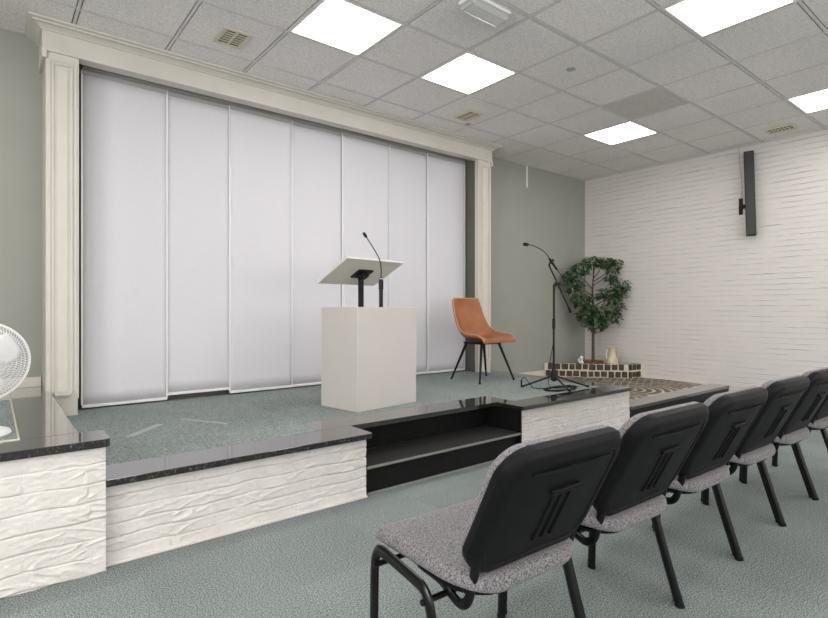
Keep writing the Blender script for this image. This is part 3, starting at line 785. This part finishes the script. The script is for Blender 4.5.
# cable of that microphone: loop, down the pole, coil on the carpet
mc = thing('microphone_cable', 'thin black microphone cable looping down the tripod stand into a coil on the carpet', 'cable', (SXm, SYm, Z1+.001))
b = NB()
pts = [bb_, at(561, 275, 3.13), at(563.5, 280, 3.13), at(562, 284, 3.12), at(557, 286, 3.12), Vector((-.012, -.02, .93)), Vector((-.014, -.02, .62)), Vector((-.03, -.02, .45)), Vector((-.075, -.01, .24)), Vector((-.11, -.02, .07)), Vector((-.10, -.06, .007))]
rk = random.Random(3)
c0 = Vector((-.10, -.15, .006))
for k in range(34):
    a = k*.95; rr = .10+.05*rk.random()
    pts.append(c0+Vector((rr*1.35*math.cos(a)*1.1+.0*k, rr*.75*math.sin(a), .0045*(k % 4))))
pts += [Vector((-.20, -.02, .006)), Vector((-.22, .10, .006))]
tube(b, spline(pts, 5), .0038, 6)
obj('cord', b, 'cable', mc, smooth=True)
b = NB()
tube(b, spline([Vector((-.21, .09, .006)), Vector((-.20, .15, .05)), Vector((-.19, .20, .085)), Vector((-.19, .235, .07)), Vector((-.19, .24, .045))], 6), .004, 6)
obj('cord', b, 'cable', mc, smooth=True)
b = NB(); tube(b, [Vector((-.19, .24, .055)), Vector((-.19, .24, .002))], .0085, 10); obj('plug', b, 'black_matt', mc, smooth=40)

# ------------------------------------------------------------------ desk fan on the left ledge
FCx, FCy, FCz = -.030, 3.02, .915
fn = thing('desk_fan', 'white desk fan with round wire cage standing on the left ledge', 'fan', (FCx, FCy, .5865))
b = NB(); lathe(b, [(0, 0), (.098, 0), (.103, .008), (.096, .022), (.06, .036), (.03, .042), (0, .043)], 32); obj('base', b, 'fan_white', fn, smooth=30)
b = NB(); lathe(b, [(.02, .04), (.018, .25), (.0, .26)], 14); obj('stem', b, 'fan_white', fn, smooth=30)
H0 = FCz-.5865
face = Matrix.Translation((0, 0, H0)) @ Matrix.Rotation(R(12), 4, 'Z') @ Matrix.Rotation(R(90), 4, 'X')   # local z = out of the front (-y)
b = NB(); lathe(b, [(0, -.13), (.045, -.125), (.055, -.10), (.055, -.045), (.03, -.03), (0, -.03)], 20); xform(b, face); obj('motor', b, 'fan_white', fn, smooth=30)
Rc = .173
cg = thing  # (cage is a part)
b = NB(); ring = [Vector((Rc*math.cos(2*PI*k/64), Rc*math.sin(2*PI*k/64), 0)) for k in range(64)]
tube(b, ring, .006, 8, closed=True); xform(b, face); cage = obj('cage_ring', b, 'fan_white', fn, smooth=True)
for nm, zz in (('front_grille', .045), ('rear_grille', -.05)):
    b = NB()
    for k in range(84):
        a = 2*PI*k/84; sw = .5 if zz > 0 else -.35
        tube(b, [Vector((r*math.cos(a+sw*(r/Rc-.2)), r*math.sin(a+sw*(r/Rc-.2)), zz*math.sqrt(max(0, 1-(r/Rc)**2.6)))) for r in (.035, .075, .115, .15, .168, Rc)], .0011, 4)
    for r in (.075, .115, .15):
        z = zz*math.sqrt(1-(r/Rc)**2.6); tube(b, [Vector((r*math.cos(2*PI*k/40), r*math.sin(2*PI*k/40), z)) for k in range(40)], .0011, 4, closed=True)
    lathe(b, [(0, zz+.004), (.036, zz+.003), (.038, zz-.004), (0, zz-.004)], 20)
    xform(b, face); obj(nm, b, 'fan_white', fn)
for q in range(3):
    b = NB(); g = []
    for i in range(7):
        r = .03+.118*i/6; row = []
        for j in range(7):
            tt = -1+2*j/6; wd = (.30+.42*math.sin(PI*(i+.8)/7.4))
            a = q*2*PI/3+.35+tt*wd+.25*(i/6)
            row.append(b.verts.new((r*math.cos(a), r*math.sin(a), -.004+.016*tt)))
        g.append(row)
    for i in range(6):
        for j in range(6): b.faces.new((g[i][j], g[i][j+1], g[i+1][j+1], g[i+1][j]))
    xform(b, face); o = obj('blade', b, 'fan_white', fn, smooth=True)
    md = o.modifiers.new('thickness', 'SOLIDIFY'); md.thickness = .002
b = NB(); lathe(b, [(0, .022), (.02, .018), (.026, .005), (.026, -.03), (0, -.03)], 16); xform(b, face); obj('blade_hub', b, 'fan_white', fn, smooth=30)

# ------------------------------------------------------------------ column loudspeaker on the brick wall
ls = thing('column_loudspeaker', 'slim black column loudspeaker leaning on a bracket high on the brick wall', 'loudspeaker', (7.09, 2.425, 2.53))
rot = Matrix.Rotation(R(-1.6), 4, 'X') @ Matrix.Rotation(R(20), 4, 'Z')
b = NB(); bx(b, -.045, .045, -.052, .052, -.505, .505, .008); xform(b, rot); obj('cabinet', b, 'black_matt', ls)
b = NB(); bx(b, -.050, -.044, -.046, .046, -.495, .495, .003); xform(b, rot); obj('grille', b, 'speaker_grille', ls)
b = NB(); bx(b, .080, .0875, .105, .150, -.225, -.025, .002); obj('wall_plate', b, 'black_matt', ls)
b = NB(); tube(b, [(.082, .128, -.105), (.055, .105, -.12), (.028, .04, -.125)], .012, 8); tube(b, [(.082, .128, -.165), (.055, .105, -.15), (.028, .04, -.145)], .012, 8); obj('bracket_arm', b, 'black_matt', ls)
b = NB(); tube(b, spline([(.082, .148, .597), (.083, .14, .40), (.083, .115, .15), (.082, .12, -.03)], 6), .004, 6); obj('cable', b, 'grey_white', ls, smooth=True)

b = NB(); bx(b, -.011, .011, -.012, 0, -.15, .15, .003)
o = tag(obj('wall_conduit', b, 'white_plain'), 'short white plastic conduit dropping from the ceiling down the green wall', 'conduit'); o.location = (5.785, YB, 2.98)

# ------------------------------------------------------------------ ceiling fittings
el = thing('emergency_light', 'white emergency lamp with ribbed clear cover on the ceiling at the top edge', 'emergency light', (2.52, 2.405, ZC-.0015), 0)
b = NB(); bx(b, -.175, .175, -.07, .07, -.022, 0, .006); obj('base', b, 'white_plain', el)
b = NB(); bx(b, -.165, .165, -.062, .062, -.06, -.021, .012); obj('cover', b, 'grey_white', el)
b = NB()
for k in range(9): bx(b, -.15, .15, -.054+.012*k, -.050+.012*k, -.0625, -.059)
obj('ribs', b, 'white_plain', el)

def vent(label, x, y, w, d, rz, cols):
    t = thing('ceiling_vent', label, 'vent', (x, y, ZC-.0015), rz, 'vents in the ceiling tiles')
    b = NB(); f = .028
    bx(b, -w/2, w/2, -d/2, -d/2+f, -.012, 0, .002); bx(b, -w/2, w/2, d/2-f, d/2, -.012, 0, .002)
    bx(b, -w/2, -w/2+f, -d/2+f, d/2-f, -.012, 0, .002); bx(b, w/2-f, w/2, -d/2+f, d/2-f, -.012, 0, .002)
    iw = w-2*f
    for c in range(1, cols): bx(b, -iw/2+iw*c/cols-.006, -iw/2+iw*c/cols+.006, -d/2+f, d/2-f, -.011, 0)
    obj('frame', b, 'vent_cream', t)
    b = NB(); bx(b, -w/2+f, w/2-f, -d/2+f, d/2-f, -.002, 0); obj('backing', b, 'void', t)
    b = NB(); n = 6
    for k in range(1, n): yy = -d/2+f+(d-2*f)*k/n; bx(b, -iw/2, iw/2, yy-.0045, yy+.0045, -.010, -.002)
    obj('slats', b, 'vent_cream', t)
    return t
vent('cream square vent over the left end of the cornice, nearest of the ceiling vents', 1.372, 3.83, .205, .26, 0, 2)
vent('cream square vent above the cornice beside the second light panel', 3.80, 3.865, .19, .25, 0, 2)
vent('cream square vent in the ceiling close to the brick wall above the loudspeaker', 6.755, 2.01, .19, .27, R(0), 2)
b = NB(); lathe(b, [(0, -.012), (.014, -.011), (.02, -.006), (.036, -.003), (.038, 0), (0, 0)], 20)
o = tag(obj('ceiling_sensor', b, 'rail', None, smooth=30), 'small round dark sensor in a ceiling tile right of the emergency lamp', 'sensor'); o.location = (3.738, 2.597, ZC+.0005)
b = NB(); lathe(b, [(0, -.016), (.012, -.015), (.016, -.008), (.03, -.004), (.034, 0), (0, 0)], 20)
o = tag(obj('ceiling_sensor', b, 'rail', None, smooth=30), 'small grey round sensor beside the vent above the right half of the cornice', 'sensor'); o.location = (3.984, 4.055, ZC+.0005)

# ------------------------------------------------------------------ rows of stacking chairs
def outline(w, z0, z1, rt_, rb, n=8):
    pts = []
    for (cx, cz, a0, r) in ((w-rb, z0+rb, -90, rb), (w-rt_, z1-rt_, 0, rt_), (-w+rt_, z1-rt_, 90, rt_), (-w+rb, z0+rb, 180, rb)):
        for k in range(n+1): a = R(a0+90*k/n); pts.append((cx+r*math.cos(a), cz+r*math.sin(a)))
    return pts
def pad(layers, bend):
    """stack of outlines (scale-in, y) closed at both ends; bend(x,z) adds to y"""
    b = NB(); rings = []
    for pts, y in layers: rings.append([b.verts.new((x, y+bend(x, z), z)) for x, z in pts])
    n = len(rings[0])
    for a, c in zip(rings, rings[1:]):
        for k in range(n): b.faces.new((a[k], a[(k+1) % n], c[(k+1) % n], c[k]))
    for rr in (rings[0], rings[-1]):
        c = Vector((0, 0, 0))
        for v in rr: c += v.co
        c /= n
        prev = rr
        for f in (.7, .35):
            new = [b.verts.new((v.co.x*f+c.x*(1-f), 0, v.co.z*f+c.z*(1-f))) for v in rr]
            y0 = sum(v.co.y-bend(v.co.x, v.co.z) for v in rr)/n
            for v in new: v.co.y = y0+bend(v.co.x, v.co.z)
            for k in range(n): b.faces.new((prev[k], prev[(k+1) % n], new[(k+1) % n], new[k]))
            prev = new
        b.faces.new(prev)
    return b
BT = R(26.5)                                   # recline of the back
BACKM = Matrix.Translation((0, -.098, .397)) @ Matrix.Rotation(BT, 4, 'X')
def bend(x, z): return .016*(x/.235)**2   # concave towards the sitter
def make_chair(label):
    t = thing('stacking_chair', label, 'chair', (0, 0, 0), 0, 'linked stacking chairs in the front row')
    # fabric seat: rounded outline in plan, falling away at the front edge
    b = NB(); rings = []
    pl = outline(.254, -.172, .292, .035, .13)
    def sz(x, y): return .03*y-.020*max(0, (y-.14)/.15)**2+.008*(x/.24)**2-.014*max(0, (-y-.06)/.11)**2
    for s, z in ((.93, .414), (.985, .420), (1, .432), (.99, .446), (.96, .454), (.86, .458)):
        rings.append([b.verts.new((x*s, (y-.01)*s+.01, z+sz(x*s, y*s))) for x, y in pl])
    for a, c in zip(rings, rings[1:]):
        for k in range(len(pl)): b.faces.new((a[k], a[(k+1) % len(pl)], c[(k+1) % len(pl)], c[k]))
    for rr in (rings[0], rings[-1]):
        prev = rr
        for f in (.66, .33):
            z0 = rr[0].co.z-sz(rr[0].co.x, rr[0].co.y)
            new = [b.verts.new((v.co.x*f, (v.co.y-.01)*f+.01, z0+sz(v.co.x*f, v.co.y*f))) for v in rr]
            for k in range(len(pl)): b.faces.new((prev[k], prev[(k+1) % len(pl)], new[(k+1) % len(pl)], new[k]))
            prev = new
        b.faces.new(prev)
    obj('seat', b, 'seat_fabric', t, smooth=60)
    b = NB(); prism(b, [(x*.9, y*.9) for x, y in pl], -.006, .004); xform(b, Matrix.Translation((0, 0, .408)) @ Matrix.Rotation(.06, 4, 'X')); obj('seat_pan', b, 'black', t)
    # back: fabric pad in front, black plastic shell wrapping it from behind
    def ins(d):
        return [(x, z+(.042*(x/.24)**2*max(0, 1-(z-.045)/.25))) for x, z in outline(.243-d, .045+d, .458-d, .088-d*.6, .075-d*.6)]
    o1 = ins(0)
    b = pad([(o1, .004), (ins(-.002), .018), (ins(.004), .034), (ins(.016), .046), (ins(.03), .052)], bend); xform(b, BACKM); obj('backrest', b, 'seat_fabric', t, smooth=60)
    o2 = ins(-.006)
    b = pad([(ins(-.004), .014), (o2, .006), (o2, -.008), (ins(.004), -.020), (ins(.014), -.026), (ins(.034), -.027), (ins(.038), -.0235), (ins(.06), -.0235)], bend)
    xform(b, BACKM); sh = obj('back_shell', b, 'black', t, smooth=35)
    b = NB()
    bx(b, -.058, .058, -.034, -.018, .318, .334, .004)
    for x in (-.036, 0, .036): bx(b, x-.006, x+.006, -.0275, -.018, .15, .312, .003)
    xform(b, BACKM); obj('moulded_grip', b, 'black', sh)
    b = NB(); tube(b, [(x, bend(x, 0)-.0255, .40) for x in (-.16, -.08, 0, .08, .16)], .004, 6)
    xform(b, BACKM); obj('moulded_rib', b, 'black', sh, smooth=True)
    # frame
    for s in (-1, 1):
        x = s*.283
        b = NB(); tube(b, spline([(x, .232, .014), (x, .226, .20), (x, .222, .355), (x, .216, .395), (x, .196, .421), (x, .16, .424)], 5), .011, 10, ry=.018, side=(1, 0, 0)); l = obj('leg', b, 'black_gloss', t, smooth=True)
        b = NB(); tube(b, [(x, .2325, 0), (x, .2315, .016)], .0118, 10, ry=.0188, side=(1, 0, 0)); obj('foot_cap', b, 'rubber', l, smooth=40)
        b = NB(); tube(b, spline([(x, -.155, .014), (x, -.095, .20), (x, -.050, .345), (x, -.039, .375), (x, -.02, .397), (x, .005, .404)], 5), .011, 10, ry=.018, side=(1, 0, 0)); l = obj('leg', b, 'black_gloss', t, smooth=True)
        b = NB(); tube(b, [(x, -.1595, 0), (x, -.1545, .016)], .0118, 10, ry=.0188, side=(1, 0, 0)); obj('foot_cap', b, 'rubber', l, smooth=40)
        b = NB(); tube(b, [(x, .161, .424), (x, .004, .404)], .011, 10, ry=.018, side=(1, 0, 0)); obj('side_rail', b, 'black_gloss', t, smooth=True)
        b = NB(); xs = s*.203
        tube(b, spline([(xs, .10, .396), (xs, .0, .386), (xs, -.045, .364), (xs, -.078, .356), (xs, -.106, .374), (xs, -.122, .42), (xs, -.140, .49)], 6), .0105, 10, ry=.0145, side=(1, 0, 0)); obj('back_support', b, 'black_gloss', t, smooth=True)
    for y, z in ((.205, .378), (-.03, .368)):
        b = NB(); tube(b, [(-.298, y, z), (.298, y, z)], .009, 10); obj('cross_bar', b, 'black_gloss', t, smooth=40)
    return t
SEAM0, PITCH, RZ = 1.492, .600, R(-1.5)
names = ['nearest grey stacking chair with black plastic back, at the bottom of the picture', 'second nearest grey stacking chair with black plastic back in the row',
         'third nearest grey stacking chair, black back before the cobbled platform', 'fourth nearest grey stacking chair, black back overlapping the brick wall',
         'fifth nearest grey stacking chair, black back cut by the right edge', 'sixth stacking chair in the row, mostly hidden, only legs showing at the right edge']
c0 = None
for k in range(6):
    loc = (SEAM0-PITCH/2+PITCH*k, 1.106+.008*k, 0)
    if c0 is None: c0 = make_chair(names[0]); c0.location = loc; c0.rotation_euler = (0, 0, RZ)
    else: dup(c0, loc, RZ, names[k])

# ------------------------------------------------------------------ world, camera, view
w = bpy.data.worlds.new('World'); bpy.context.scene.world = w; w.use_nodes = True
w.node_tree.nodes['Background'].inputs['Color'].default_value = (.8, .85, .9, 1)
w.node_tree.nodes['Background'].inputs['Strength'].default_value = .2
cam = bpy.data.cameras.new('Camera'); co_ = bpy.data.objects.new('Camera', cam); C.objects.link(co_)
co_.location = (0, 0, 1.15); co_.rotation_euler = (R(90), 0, -.6748)
cam.sensor_fit = 'HORIZONTAL'; cam.sensor_width = 36; cam.lens = 528.2/828*36; cam.clip_start = .02
S = bpy.context.scene; S.camera = co_
S.view_settings.view_transform = 'Standard'; S.view_settings.look = 'None'; S.view_settings.gamma = 1
S.view_settings.use_curve_mapping = False; S.view_settings.exposure = 0.53
